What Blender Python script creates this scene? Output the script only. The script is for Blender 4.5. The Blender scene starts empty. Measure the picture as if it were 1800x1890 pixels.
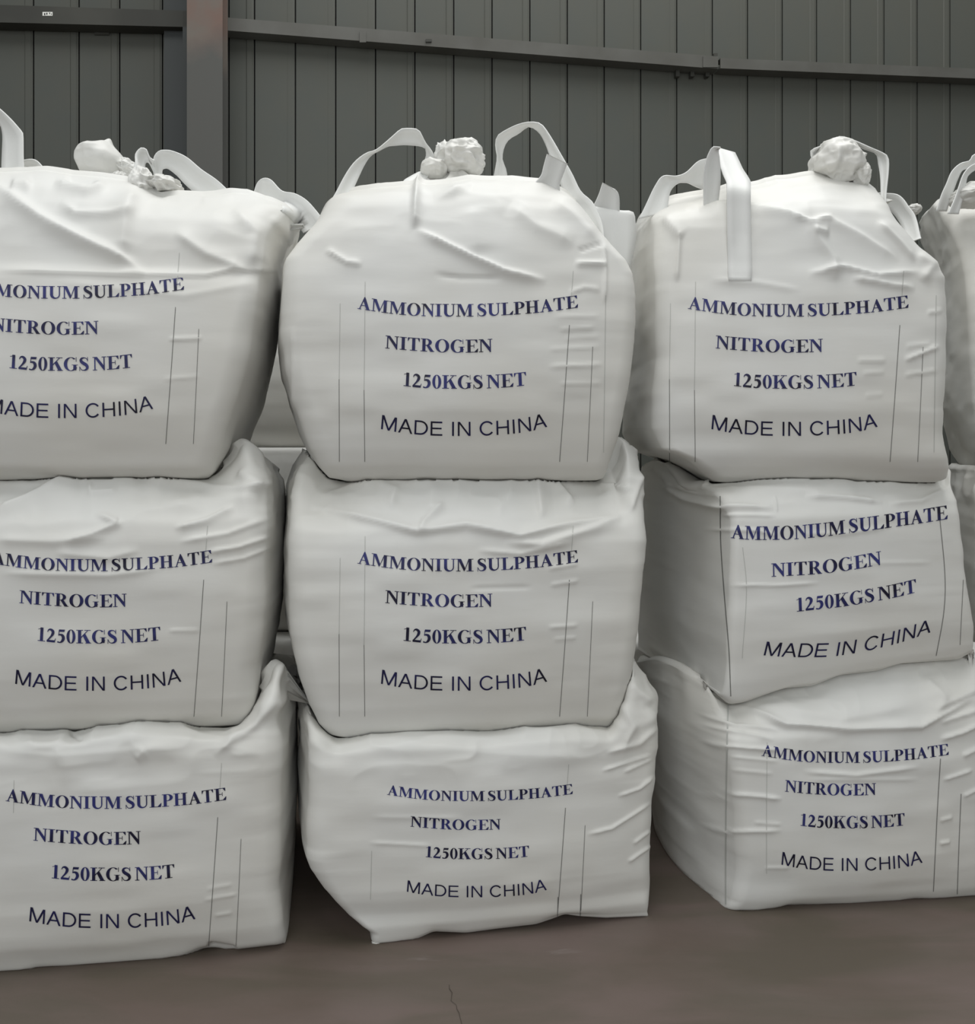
import bpy, math, random
import numpy as np
from mathutils import Vector
from mathutils.bvhtree import BVHTree

C = bpy.context.scene.collection
SC = bpy.context.scene
# ------------------------------------------------------------------ camera
F = 1800.0; CX = 900.0; HY = 830.0; CH = 1.53      # focal length, centre column, horizon row, eye height
cam = bpy.data.cameras.new('camera'); co = bpy.data.objects.new('camera', cam); C.objects.link(co)
cam.sensor_fit = 'HORIZONTAL'; cam.sensor_width = 36; cam.lens = 36
cam.shift_y = (HY - 945) / 1800.0
co.location = (0, 0, CH); co.rotation_euler = (math.pi/2, 0, 0); cam.clip_end = 100
SC.camera = co
# ------------------------------------------------------------------ world and light
SC.view_settings.view_transform = 'Standard'; SC.view_settings.look = 'None'
SC.view_settings.gamma = 1; SC.view_settings.use_curve_mapping = False
SC.view_settings.exposure = 0.0
w = bpy.data.worlds.new('world'); SC.world = w; w.use_nodes = True
w.node_tree.nodes['Background'].inputs[0].default_value = (0.93, 0.97, 0.95, 1)
w.node_tree.nodes['Background'].inputs[1].default_value = 0.41
def area(name, loc, target, sx, sy, power, col=(1, 1, 1)):
    l = bpy.data.lights.new(name, 'AREA'); l.shape = 'RECTANGLE'; l.size = sx; l.size_y = sy; l.energy = power; l.color = col
    o = bpy.data.objects.new(name, l); C.objects.link(o); o.location = loc
    o.rotation_euler = (Vector(target) - Vector(loc)).to_track_quat('-Z', 'Y').to_euler(); return o
area('skylight', (0.6, 3.4, 7.5), (0.3, 3.6, 0), 9, 3.2, 325, (1, 0.995, 0.98))
area('doorway_light', (-0.6, -6.5, 4.5), (0.2, 3.3, 1.2), 8, 4, 255, (0.96, 0.98, 1))

# ------------------------------------------------------------------ helpers
def W(px, py, Y):
    """a point measured at row/column of the photo and at distance Y"""
    return np.array([(px-CX)/F*Y, Y, CH+(HY-py)/F*Y])
def PX(P):
    P = np.asarray(P); return CX+F*P[..., 0]/P[..., 1], HY-F*(P[..., 2]-CH)/P[..., 1]
def srgb(r, g, b):
    f = lambda c: (c/255/12.92) if c/255 <= .04045 else ((c/255+.055)/1.055)**2.4
    return (f(r), f(g), f(b), 1)
def prop(o, label=None, cat=None, group=None, kind=None):
    if label: o['label'] = label
    if cat: o['category'] = cat
    if group: o['group'] = group
    if kind: o['kind'] = kind
    return o
def mesh_obj(name, V, Fc, m, parent=None, smooth=True, origin=None):
    V = np.asarray(V, float)
    if parent is not None: V = V - np.array(parent.location)
    me = bpy.data.meshes.new(name); me.from_pydata(V.tolist(), [], [tuple(int(i) for i in f) for f in Fc] if not isinstance(Fc, list) else Fc)
    me.materials.append(m)
    if smooth: me.polygons.foreach_set('use_smooth', [True]*len(me.polygons))
    me.update()
    o = bpy.data.objects.new(name, me); C.objects.link(o)
    if parent is not None: o.parent = parent
    return o
def empty(name, loc):
    o = bpy.data.objects.new(name, None); C.objects.link(o); o.location = tuple(float(v) for v in loc); o.empty_display_size = .1; return o
def box(V, Fc, x0, x1, y0, y1, z0, z1):
    b = len(V)
    V += [(x0,y0,z0),(x1,y0,z0),(x1,y1,z0),(x0,y1,z0),(x0,y0,z1),(x1,y0,z1),(x1,y1,z1),(x0,y1,z1)]
    Fc += [tuple(b+i for i in f) for f in ((0,3,2,1),(4,5,6,7),(0,1,5,4),(1,2,6,5),(2,3,7,6),(3,0,4,7))]
def h3(i, j, k, s):
    v = np.sin(i*127.1+j*311.7+k*74.7+s*53.3)*43758.5453
    return v-np.floor(v)
def noise(P, sc, seed=0):
    """value noise in -1..1"""
    Q = P/np.asarray(sc, float); I = np.floor(Q); f = Q-I; f = f*f*f*(f*(f*6-15)+10)
    r = 0
    for a in (0, 1):
        for b in (0, 1):
            for c in (0, 1):
                wgt = (f[..., 0] if a else 1-f[..., 0])*(f[..., 1] if b else 1-f[..., 1])*(f[..., 2] if c else 1-f[..., 2])
                r = r+wgt*h3(I[..., 0]+a, I[..., 1]+b, I[..., 2]+c, seed)
    return r*2-1
def resample(pts, n, smooth=True):
    p = np.asarray(pts, float)
    if smooth and len(p) > 2:           # Catmull-Rom
        q = np.vstack([2*p[0]-p[1], p, 2*p[-1]-p[-2]]); out = []
        for i in range(len(p)-1):
            for t in np.linspace(0, 1, 8, endpoint=False):
                a, b, c, d = q[i:i+4]
                out.append(.5*((2*b)+(-a+c)*t+(2*a-5*b+4*c-d)*t*t+(-a+3*b-3*c+d)*t**3))
        p = np.array(out+[p[-1]])
    L = np.r_[0, np.cumsum(np.linalg.norm(np.diff(p, axis=0), axis=1))]
    t = np.linspace(0, L[-1], n)
    return np.stack([np.interp(t, L, p[:, k]) for k in range(p.shape[1])], 1)

# ------------------------------------------------------------------ materials
def mat(name, col, rough=.6, col2=None, scale=3., bump=0., bscale=40., metal=0., spec=.5, sub=0., detail=4., stretch=(1,1,1), lo=.35, hi=.65, coord='Object', bstretch=(1,1,1), bdist=.01):
    m = bpy.data.materials.new(name); m.use_nodes = True; nt = m.node_tree; N = nt.nodes; L = nt.links
    b = N['Principled BSDF']; b.inputs['Roughness'].default_value = rough; b.inputs['Metallic'].default_value = metal
    b.inputs['Specular IOR Level'].default_value = spec; b.inputs['Base Color'].default_value = col
    if sub: b.inputs['Subsurface Weight'].default_value = sub; b.inputs['Subsurface Radius'].default_value = (.03, .03, .028); b.inputs['Subsurface Scale'].default_value = .5
    tc = N.new('ShaderNodeTexCoord')
    if col2:
        mp = N.new('ShaderNodeMapping'); mp.inputs['Scale'].default_value = stretch; L.new(tc.outputs[coord], mp.inputs[0])
        n = N.new('ShaderNodeTexNoise'); n.inputs['Scale'].default_value = scale; n.inputs['Detail'].default_value = detail; L.new(mp.outputs[0], n.inputs[0])
        r = N.new('ShaderNodeValToRGB'); r.color_ramp.elements[0].position = lo; r.color_ramp.elements[1].position = hi
        r.color_ramp.elements[0].color = col; r.color_ramp.elements[1].color = col2
        L.new(n.outputs[0], r.inputs[0]); L.new(r.outputs[0], b.inputs['Base Color'])
    if bump:
        mp = N.new('ShaderNodeMapping'); mp.inputs['Scale'].default_value = bstretch; L.new(tc.outputs[coord], mp.inputs[0])
        n = N.new('ShaderNodeTexNoise'); n.inputs['Scale'].default_value = bscale; n.inputs['Detail'].default_value = 3; L.new(mp.outputs[0], n.inputs[0])
        bp = N.new('ShaderNodeBump'); bp.inputs['Strength'].default_value = bump; bp.inputs['Distance'].default_value = bdist
        L.new(n.outputs[0], bp.inputs['Height']); L.new(bp.outputs[0], b.inputs['Normal'])
    return m
M_bag = mat('woven_white', (.775, .775, .755, 1), .5, (.735, .722, .68, 1), 1.7, .03, 7, sub=0, spec=.35, bstretch=(1, 1, 3.5), bdist=.03)  # warm second tone: fabric variation, with floor bounce light put into the colour
M_web = mat('webbing_white', (.78, .785, .77, 1), .5, None, bump=.15, bscale=120, spec=.35, bdist=.002)
M_ink = mat('navy_ink', srgb(52, 56, 118), .5, srgb(24, 22, 46), 14, spec=.3, detail=2)
M_ink2 = mat('navy_black_ink', srgb(34, 34, 84), .5, srgb(20, 18, 34), 12, spec=.3, detail=2)
M_seam = mat('seam_thread', srgb(116, 116, 113), .8)
M_seamf = mat('seam_thread_pale', srgb(190, 191, 187), .8)
M_wall = mat('painted_sheet', srgb(87, 88, 82), .55, srgb(82, 86, 83), 1.6, spec=.25, bump=.05, bscale=3)
M_gap = mat('dark_gap', srgb(30, 30, 29), .9)
M_purlin = mat('purlin_steel', srgb(84, 83, 78), .55, srgb(98, 98, 94), 2.5, spec=.3)
M_purlin_d = mat('purlin_steel_dark', srgb(62, 62, 58), .6, srgb(72, 72, 67), 2.5, spec=.3)
M_floor = mat('concrete', srgb(94, 83, 75), .55, srgb(108, 98, 91), 1.1, .12, 9, spec=.35, detail=6, stretch=(1, 1.7, 1))
M_label = mat('sticker_white', srgb(235, 235, 230), .5)

# rusty column: rust red above, bare grey below
def rust():
    m = bpy.data.materials.new('rusty_primer'); m.use_nodes = True; nt = m.node_tree; N = nt.nodes; L = nt.links
    b = N['Principled BSDF']; b.inputs['Roughness'].default_value = .7
    tc = N.new('ShaderNodeTexCoord'); sp = N.new('ShaderNodeSeparateXYZ'); L.new(tc.outputs['Object'], sp.inputs[0])
    n = N.new('ShaderNodeTexNoise'); n.inputs['Scale'].default_value = 4; n.inputs['Detail'].default_value = 5; L.new(tc.outputs['Object'], n.inputs[0])
    r = N.new('ShaderNodeValToRGB'); r.color_ramp.elements[0].position = .38; r.color_ramp.elements[1].position = .62
    r.color_ramp.elements[0].color = srgb(112, 90, 81); r.color_ramp.elements[1].color = srgb(106, 99, 92); L.new(n.outputs[0], r.inputs[0])
    a = N.new('ShaderNodeMath'); a.operation = 'MULTIPLY_ADD'; a.inputs[1].default_value = .5; L.new(n.outputs[0], a.inputs[0]); L.new(sp.outputs[2], a.inputs[2])
    r2 = N.new('ShaderNodeMapRange'); r2.inputs[1].default_value = 4.02; r2.inputs[2].default_value = 4.2; L.new(a.outputs[0], r2.inputs[0])
    mx = N.new('ShaderNodeMix'); mx.data_type = 'RGBA'; mx.inputs[6].default_value = srgb(82, 82, 79); L.new(r2.outputs[0], mx.inputs[0]); L.new(r.outputs[0], mx.inputs[7])
    L.new(mx.outputs[2], b.inputs['Base Color']); return m
M_rust = rust()

# ------------------------------------------------------------------ floor and back wall
def floor_mat():
    m = bpy.data.materials.new('worn_concrete'); m.use_nodes = True; nt = m.node_tree; N = nt.nodes; L = nt.links
    b = N['Principled BSDF']; b.inputs['Specular IOR Level'].default_value = .4
    tc = N.new('ShaderNodeTexCoord')
    def nz(sc, det, st, rough=.5):
        mp = N.new('ShaderNodeMapping'); mp.inputs['Scale'].default_value = st; L.new(tc.outputs['Object'], mp.inputs[0])
        n = N.new('ShaderNodeTexNoise'); n.inputs['Scale'].default_value = sc; n.inputs['Detail'].default_value = det; n.inputs['Roughness'].default_value = rough; n.inputs['Distortion'].default_value = .6; L.new(mp.outputs[0], n.inputs[0]); return n
    def ramp(src, a, ca, b_, cb):
        r = N.new('ShaderNodeValToRGB'); r.color_ramp.elements[0].position = a; r.color_ramp.elements[1].position = b_; r.color_ramp.elements[0].color = ca; r.color_ramp.elements[1].color = cb; L.new(src.outputs[0], r.inputs[0]); return r
    r1 = ramp(nz(1.6, 6, (1, 1.6, 1)), .36, srgb(97, 86, 74), .64, srgb(114, 102, 95))
    r2 = ramp(nz(3.2, 5, (.5, 1.6, 1)), .40, srgb(94, 88, 78), .62, srgb(117, 102, 98))
    mx = N.new('ShaderNodeMix'); mx.data_type = 'RGBA'; mx.inputs[0].default_value = .5; L.new(r1.outputs[0], mx.inputs[6]); L.new(r2.outputs[0], mx.inputs[7])
    r3 = ramp(nz(2.4, 8, (.6, 2.2, 1), .6), .66, (0, 0, 0, 1), .76, (1, 1, 1, 1))
    mx2 = N.new('ShaderNodeMix'); mx2.data_type = 'RGBA'; mx2.inputs[7].default_value = srgb(132, 122, 118); L.new(r3.outputs[0], mx2.inputs[0]); L.new(mx.outputs[2], mx2.inputs[6])
    L.new(mx2.outputs[2], b.inputs['Base Color'])
    rr = N.new('ShaderNodeMapRange'); rr.inputs[3].default_value = .42; rr.inputs[4].default_value = .7; L.new(r2.outputs[0], rr.inputs[0]); b.inputs['Roughness'].default_value = .55
    bp = N.new('ShaderNodeBump'); bp.inputs['Strength'].default_value = .12; bp.inputs['Distance'].default_value = .01; L.new(nz(14, 5, (1, 1, 1)).outputs[0], bp.inputs['Height']); L.new(bp.outputs[0], b.inputs['Normal'])
    return m
M_floor = floor_mat()
V = []; Fc = []
box(V, Fc, -14, 14, -9, 14, -.2, 0)
prop(mesh_obj('floor', V, Fc, M_floor, smooth=False), 'brown grey worn concrete warehouse floor in front of the bags', kind='structure')

# hairline crack running towards the stacks
fl = bpy.data.objects['floor']; rng = random.Random(5); pts = []
for k in range(11):
    py = 1893-k*7.5; px = 852-k*2.6+rng.uniform(-4, 4); Yf = F*CH/(py-HY); pts.append(W(px, py, Yf))
V = []; Fc = []
for k, q in enumerate(pts):
    wd = .0006+.0008*rng.random(); V += [(q[0]-wd, q[1], .0015), (q[0]+wd, q[1], .0015)]
    if k: Fc.append((2*k-2, 2*k-1, 2*k+1, 2*k))
mesh_obj('crack', V, Fc, mat('crack_dark', srgb(78, 69, 62), .9), fl, smooth=False)

SL = .16                                   # the bag row and the wall run back to the right by this slope
WY = 6.3
nx = math.cos(math.atan(SL)); ny = math.sin(math.atan(SL))
YAW = math.atan(SL)
def wall_pt(X, off=0, z=0):                # off: distance out of the wall towards the bags
    return (X+off*ny, WY+SL*X-off*nx, z)
def wall_X(px, off=0):                     # X on the wall seen in column px
    k = (px-CX)/F; return k*(WY-off*nx*1.0)/(1-k*SL)
wall = empty('wall_back', wall_pt(0, 0, 0)); wall.rotation_euler = (0, 0, YAW); wall['kind'] = 'structure'
prop(wall, 'grey painted ribbed sheet metal wall behind the stacked bags')
def child_wall(name, V, Fc, m, smooth=False, label=None):
    me = bpy.data.meshes.new(name); me.from_pydata(V, [], Fc); me.materials.append(m); me.update()
    o = bpy.data.objects.new(name, me); C.objects.link(o); o.parent = wall
    if label: o['label'] = label
    return o
V = []; Fc = []
box(V, Fc, -11, 12, .02, .12, 0, 6.5)
child_wall('backing', V, Fc, M_gap)
joints = [wall_X(p) for p in (-250, -172, -95, -17, 62, 146, 221, 300)]
j0 = wall_X(470)
joints = [joints[0]-.26*k for k in range(14, 0, -1)]+joints+[j0+.2465*k for k in (-0.62,)]
joints += [j0+.2465*k for k in range(0, 35)]
joints = [x/nx for x in joints]            # distance along the wall
def panel_mesh(wd, both):
    g = .0045
    prof = [(g, .02), (g, 0), (wd-.052, 0), (wd-.046, -.004 if both else -.001), (wd-.016, -.004 if both else -.001), (wd-.010, 0), (wd-g, 0), (wd-g, .02)]
    V = [(x, y, z) for z in (0, 6.5) for x, y in prof]; n = len(prof)
    Fc = [(i, i+1, n+i+1, n+i) for i in range(n-1)]
    me = bpy.data.meshes.new('panel'); me.from_pydata(V, [], Fc); me.materials.append(M_wall); me.update(); return me
pm = {}
for a, b in zip(joints[:-1], joints[1:]):
    both = not (wall_X(430) < a < wall_X(640)); k = (round(b-a, 3), both)
    if k not in pm: pm[k] = panel_mesh(b-a, both)
    o = bpy.data.objects.new('panel', pm[k]); C.objects.link(o); o.parent = wall; o.location = (a, 0, 0)

def beam(name, px0, top0, bot0, px1, top1, bot1, off, dep, m, label):
    """horizontal girt fixed on the wall, measured at its two ends"""
    P = []
    for px, t, b in ((px0, top0, bot0), (px1, top1, bot1)):
        k = (px-CX)/F; Y = None
        # X of a point off metres in front of the wall
        X = k*(WY-off/nx)/(1-k*SL); Y = WY+SL*X-off/nx
        zt = CH+(HY-t)/F*Y; zb = CH+(HY-b)/F*Y
        P.append((np.array([X, Y]), zt, zb))
    d = np.array([-ny, nx])*dep; V = []
    for q, zt, zb in P:
        lip = .018
        prof = [(0, zb), (0, zt), (1, zt), (1, zt-.004), (.12, zt-.004), (.12, zt-lip*2), (.12, zb+.004), (1, zb+.004), (1, zb)]
        V += [(q[0]+d[0]*s, q[1]+d[1]*s, z) for s, z in prof]
    n = 9; Fc = [(i, (i+1) % n, n+(i+1) % n, n+i) for i in range(n)]+[tuple(range(n))[::-1], tuple(range(n, 2*n))]
    o = mesh_obj(name, V, Fc, m, smooth=False); prop(o, label, 'beam'); return o
o1 = beam('purlin', -700, -13, 24, 352, 20, 50, .12, .106, M_purlin_d, 'dark steel girt crossing the wall left of the rusty column')
o2 = beam('purlin', 404, 31, 55, 1326, 104, 127, .12, .106, M_purlin, 'grey steel girt sloping across the wall between rusty column and splice')
o3 = beam('purlin', 1330, 107, 126, 2700, 164, 181, .12, .106, M_purlin, 'darker steel girt on the wall right of the splice cleat')
for o in (o1, o2, o3): o['group'] = 'horizontal wall girts'
# splice plate, cleats and bolts on the girts
def plate(name, px0, py0, px1, py1, off, th, m, parent, label=None):
    V = []; k0 = (px0-CX)/F; k1 = (px1-CX)/F
    for k in (k0, k1):
        for o_ in (off, off-th):
            X = k*(WY-off/nx)/(1-k*SL); Y = WY+SL*X-off/nx
            for py in (py1, py0):
                z = CH+(HY-py)/F*Y; dd = (off-o_); V.append((X-ny*dd, Y+nx*dd, z))
    Fc = [(0, 1, 3, 2), (4, 6, 7, 5), (0, 4, 5, 1), (2, 3, 7, 6), (0, 2, 6, 4), (1, 5, 7, 3)]
    o = mesh_obj(name, V, Fc, m, parent, smooth=False)
    if label: o['label'] = label
    return o
plate('splice_plate', 664, 58, 676, 78, .128, .008, M_purlin, o2)
plate('cleat', 786, 72, 797, 77, .13, .01, M_purlin_d, o2)
plate('splice_plate', 1298, 104, 1326, 124, .128, .008, M_purlin, o2)
plate('cleat', 174, 44, 201, 64, .013, .004, M_purlin_d, o1)
for a in (1248, 1275, 1303): plate('cleat', a, 122, a+7, 141, .05, .035, M_purlin_d, o2)
plate('end_bolt', 1318, 98, 1325, 107, .125, .03, M_purlin_d, o2)
st = plate('sticker', 78.5, 22, 97, 29, .1215, .001, M_label, o1, 'small white sticker with worn marks')
for a, b, c, d in ((81.5, 24, 83.5, 28), (85.5, 23.5, 87.5, 27), (91, 23, 92.5, 26), (94.3, 24.5, 95.3, 27.5)):
    plate('sticker_mark', a, b, c, d, .1225, .0008, M_gap, st)
# ridge cap line on the wall right of the splice
# the rusty H column
k = (378-CX)/F; off = .42; X = k*(WY-off/nx)/(1-k*SL); Yc_ = WY+SL*X-off/nx
col = empty('steel_column', (X, Yc_, 0)); col.rotation_euler = (0, 0, YAW)
prop(col, 'rusty reddish H-section steel column standing against the grey wall', 'column', kind=None)
def cchild(name, bx, m):
    V = []; Fc = []; box(V, Fc, *bx, 0, 6.5)
    me = bpy.data.meshes.new(name); me.from_pydata(V, [], Fc); me.materials.append(m); me.update()
    o = bpy.data.objects.new(name, me); C.objects.link(o); o.parent = col; return o
hw = 31.5/F*Yc_/nx
cchild('front_flange', (-hw, hw, 0, .014), M_rust)
cchild('web', (-.006, .006, .014, .27), M_rust)
cchild('rear_flange', (-hw, hw, .27, .284), M_rust)
# dark vertical strip added to paint the column's shadow on the wall
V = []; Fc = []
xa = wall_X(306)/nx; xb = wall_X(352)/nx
o = empty('column_shade_1', wall_pt(0, 0, 0)); o.rotation_euler = (0, 0, YAW); o['kind'] = 'structure'; prop(o, 'dark strip standing in for the shadow of the rusty column on the wall')
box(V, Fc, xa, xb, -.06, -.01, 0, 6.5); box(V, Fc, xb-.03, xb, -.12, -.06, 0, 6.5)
me = bpy.data.meshes.new('shade_strip'); me.from_pydata(V, [], Fc); me.materials.append(mat('shade_dark', srgb(58, 62, 62), .6)); oo = bpy.data.objects.new('shade_strip', me); C.objects.link(oo); oo.parent = o

# ------------------------------------------------------------------ the bag generator
NF, NCO, NSI, NBK = 230, 10, 34, 30
def ring(a, bf, bb, r, bulge, bx=0.):
    """rounded rectangle, counter-clockwise from the front left corner; local x, y"""
    r = min(r, a*.9, (bf+bb)*.45); P = []
    t = np.linspace(-1, 1, NF); P.append(np.stack([t*(a-r), -bf+0*t], 1))
    an = np.linspace(-np.pi/2, 0, NCO+2)[1:-1]; P.append(np.stack([a-r+r*np.cos(an), -bf+r+r*np.sin(an)], 1))
    t = np.linspace(0, 1, NSI); P.append(np.stack([a+0*t, -bf+r+t*(bf+bb-2*r)], 1))
    an = np.linspace(0, np.pi/2, NCO+2)[1:-1]; P.append(np.stack([a-r+r*np.cos(an), bb-r+r*np.sin(an)], 1))
    t = np.linspace(1, -1, NBK); P.append(np.stack([t*(a-r), bb+0*t], 1))
    an = np.linspace(np.pi/2, np.pi, NCO+2)[1:-1]; P.append(np.stack([-a+r+r*np.cos(an), bb-r+r*np.sin(an)], 1))
    t = np.linspace(1, 0, NSI); P.append(np.stack([-a+0*t, -bf+r+t*(bf+bb-2*r)], 1))
    an = np.linspace(np.pi, 1.5*np.pi, NCO+2)[1:-1]; P.append(np.stack([-a+r+r*np.cos(an), -bf+r+r*np.sin(an)], 1))
    P = np.concatenate(P)
    m = (bb-bf)/2; h = (bf+bb)/2
    fx = np.clip(P[:, 0]/a, -1, 1); fy = np.clip((P[:, 1]-m)/h, -1, 1)
    P[:, 1] += fy*bulge*(1-fx**2)*1.0; P[:, 0] += fx*(bulge+bx)*(1-fy**2)
    return P
def seg_dist(px, py, pts):
    """signed distance to a polyline and position 0..1 along it"""
    best = np.full(px.shape, 1e9); sg = np.zeros(px.shape); al = np.zeros(px.shape)
    p = np.asarray(pts, float); L = np.r_[0, np.cumsum(np.linalg.norm(np.diff(p, axis=0), axis=1))]
    for i in range(len(p)-1):
        a = p[i]; d = p[i+1]-a; l2 = (d**2).sum(); t = np.clip(((px-a[0])*d[0]+(py-a[1])*d[1])/l2, 0, 1)
        qx = px-(a[0]+t*d[0]); qy = py-(a[1]+t*d[1]); dist = np.hypot(qx, qy)
        s = d[0]*qy-d[1]*qx; k = dist < best
        best = np.where(k, dist, best); sg = np.where(k, np.sign(s), sg); al = np.where(k, (L[i]+t*l2**.5)/L[-1], al)
    return best, sg, al

def make_bag(X, Yc, yaw, keys, cap_z, rim=None, bot=None, creases=(), seed=0, label='', group=None, zbot=None, dome=0., rough=.006, quality=1.0, cat='bag', bulge=.035, wr=(.3, .3, .12), top_rough=.012, hum=1., bx=0.):
    """keys from base to rim: (row, left col, right col, front depth, back depth, corner radius, tilt) as read off the photo"""
    K = np.array([k if len(k) == 7 else (*k, 0) for k in keys], float)
    NR = int(150*quality)
    # even spacing along the profile
    s = np.r_[0, np.cumsum(np.hypot(np.diff(K[:, 0]), np.diff(K[:, 3])*400)+1)]
    t = np.linspace(0, s[-1], NR); R = np.stack([np.interp(t, s, K[:, j]) for j in range(7)], 1)
    ker = np.exp(-np.linspace(-2, 2, 9)**2); ker /= ker.sum()
    for j in range(7): R[:, j] = np.convolve(np.pad(R[:, j], 4, mode='reflect', reflect_type='odd'), ker, 'valid')
    R[0] = K[0]
    cw, sw = math.cos(yaw), math.sin(yaw)
    G = []; shift = 0; a = .55
    so = np.argsort(K[:, 0]); rowL = K[so, 0]; colL = K[so, 1]; colR = K[so, 2]
    nn_ = NF+4*NCO+2*NSI+NBK; ii = np.arange(nn_); rightside = ii[(ii >= NF//2) & (ii < NF+2*NCO+NSI+NBK//2)]; leftside = ii[(ii < NF//2) | (ii >= NF+2*NCO+NSI+NBK//2)]
    for i in range(NR):
        py, Lp, Rp, bf, bb, r, tl = R[i]
        Yf = Yc-bf*cw; z = CH+(HY-py)/F*Yf
        for it in range(5):
            P = ring(a, bf, bb, r*.46, bulge*min(1, 4*(i+1)/NR), bx*min(1, (i+4)/14))
            lx = P[:, 0]+shift
            wx = X+lx*cw-P[:, 1]*sw; wy = Yc+lx*sw+P[:, 1]*cw
            px = CX+F*wx/wy; qy = HY-F*(z+lx*tl-CH)/wy
            tL = np.interp(qy, rowL, colL); tR = np.interp(qy, rowL, colR)
            dL = (tL-px)[leftside]; dR = (tR-px)[rightside]; iL = dL.argmax(); iR = dR.argmin()
            eL = dL[iL]/F*wy[leftside][iL]/cw; eR = dR[iR]/F*wy[rightside][iR]/cw
            shift += (eL+eR)/2; a = max(.04, a+(eR-eL)/2)
        wz = z+lx*tl
        G.append(np.stack([wx, wy, wz], 1))
    G = np.array(G)
    n = G.shape[1]
    cen = G.mean(1)
    # rim and base lines read off the photo
    def lift(G, line, i0, wid, side):
        ln = np.array(line, float); px, py = PX(G[i0]); fr = np.zeros(n); fr[:NF] = 1
        e = NSI; fall = np.clip(np.linspace(1.6, 0, e), 0, 1); fr[NF:NF+NCO+e] = np.r_[np.ones(NCO), fall]; fr[-NCO-e:] = np.r_[fall[::-1], np.ones(NCO)]
        tgt = np.interp(px, ln[:, 0], ln[:, 1]); dz = (py-tgt)/F*G[i0, :, 1]*fr
        kk = np.ones(7)/7; dz = np.convolve(np.r_[dz[-3:], dz, dz[:3]], kk, 'valid')
        idx = np.arange(NR)
        wgt = np.exp(-((idx-i0)/wid)**2)
        G[:, :, 2] += wgt[:, None]*dz[None, :]
        return dz
    if rim is not None: lift(G, rim, NR-1, NR*.16, 1)
    if bot is not None: lift(G, bot, 0, NR*.05, -1)
    # fabric relief
    dt = np.roll(G, -1, 1)-np.roll(G, 1, 1); ds = np.gradient(G, axis=0)
    Nn = np.cross(dt, ds); Nn /= np.linalg.norm(Nn, axis=2, keepdims=True)+1e-9
    px, py = PX(G); front = (Nn[..., 1] < .15)
    hrel = np.clip((np.arange(NR)/NR), 0, 1)[:, None]
    topw = np.clip((hrel-.68)/.2, 0, 1)
    D = rough*hum*(noise(G, wr, seed)+.5*noise(G, np.array(wr)*.45, seed+7))
    rn = 1-2*np.abs(noise(G, (.16, .16, .10), seed+3)); rn2 = 1-2*np.abs(noise(G, (.08, .08, .05), seed+5))
    D += topw*top_rough*(.7*rn+.35*rn2)
    # corner pinch wrinkles
    D += .0022*hum*(1-topw)*np.maximum(0, noise(G, (.25, .25, .03), seed+9))*np.clip(np.abs(np.linspace(-1, 1, NF)).repeat(1)[None, :].tolist() and (np.abs((px-(px.min()+px.max())/2)/((px.max()-px.min())/2))-.55)/.3, 0, 1)
    for cr in creases:
        pts, w1, w2, hgt = cr[:4]
        dist, sg, al = seg_dist(px, py, pts)
        ww = np.where(sg > 0, w2, w1)             # w1 above/left of the direction, w2 below/right
        tp = np.minimum(1, np.minimum(al, 1-al)*6+.0) if len(cr) < 5 else 1.
        D += np.where(front, 1.25*hgt*np.exp(-(dist/ww)**1.5)*tp, 0)
    fade = np.clip(np.arange(NR)/3, 0, 1)[:, None]
    D *= fade
    G = G+Nn*D[..., None]
    if zbot is not None: G[..., 2] = np.maximum(G[..., 2], zbot)
    # base and cap
    rows = [G[i] for i in range(NR)]
    cb = G[0].mean(0); base = []
    for sc in (.0, .3, .7, .93):
        q = cb+(G[0]-cb)*sc; q[:, 2] = G[0][:, 2]+(.004 if sc < .9 else 0); 
        if sc < .9: q[:, 2] = (q[:, 2]*sc+(cb[2])*(1-sc))
        base.append(q)
    ct = G[-1].mean(0); capr = []
    for sc in (.97, .93, .86, .76, .64, .5, .34, .17, .0):
        q = ct+(G[-1]-ct)*sc; t_ = 1-sc; e = min(1, t_/.34); e = e*e*(3-2*e)
        tgt = cap_z+dome*(1-sc*sc)
        q[:, 2] = G[-1][:, 2]*(1-e)+tgt*e+.02*math.sin(math.pi*min(1, t_/.1))*(1 if t_ < .1 else 0)
        if dome: q[:, 2] += .02*noise(q, (.18, .18, .18), seed+20)*e
        capr.append(q)
    allr = base+rows+capr
    Vv = np.concatenate(allr); m = len(allr); i = np.arange(m-1)[:, None]; j = np.arange(n)[None, :]; j2 = (j+1) % n
    Q = np.stack([i*n+j, i*n+j2, (i+1)*n+j2, (i+1)*n+j], -1).reshape(-1, 4)
    root = empty('bulk_bag', (cen[0][0], cen[0][1], float(G[0][:, 2].min())))
    prop(root, label, cat, group)
    me = bpy.data.meshes.new('sack_body'); Vl = Vv-np.array(root.location)
    me.vertices.add(len(Vl)); me.vertices.foreach_set('co', Vl.astype(np.float32).ravel())
    me.loops.add(Q.size); me.loops.foreach_set('vertex_index', Q.astype(np.int32).ravel())
    me.polygons.add(len(Q)); me.polygons.foreach_set('loop_start', (np.arange(len(Q))*4).astype(np.int32)); me.polygons.foreach_set('loop_total', np.full(len(Q), 4, np.int32))
    me.polygons.foreach_set('use_smooth', np.ones(len(Q), bool)); me.materials.append(M_bag); me.update(calc_edges=True); me.validate()
    o = bpy.data.objects.new('sack_body', me); C.objects.link(o); o.parent = root
    # coarse tree of the real surface for laying print and seams on it
    bvh = BVHTree.FromPolygons([Vector(v) for v in Vv.tolist()], Q.tolist())
    BODY[root.name] = (o, Vv, bvh, root)
    return root, bvh
BODY = {}
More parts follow.
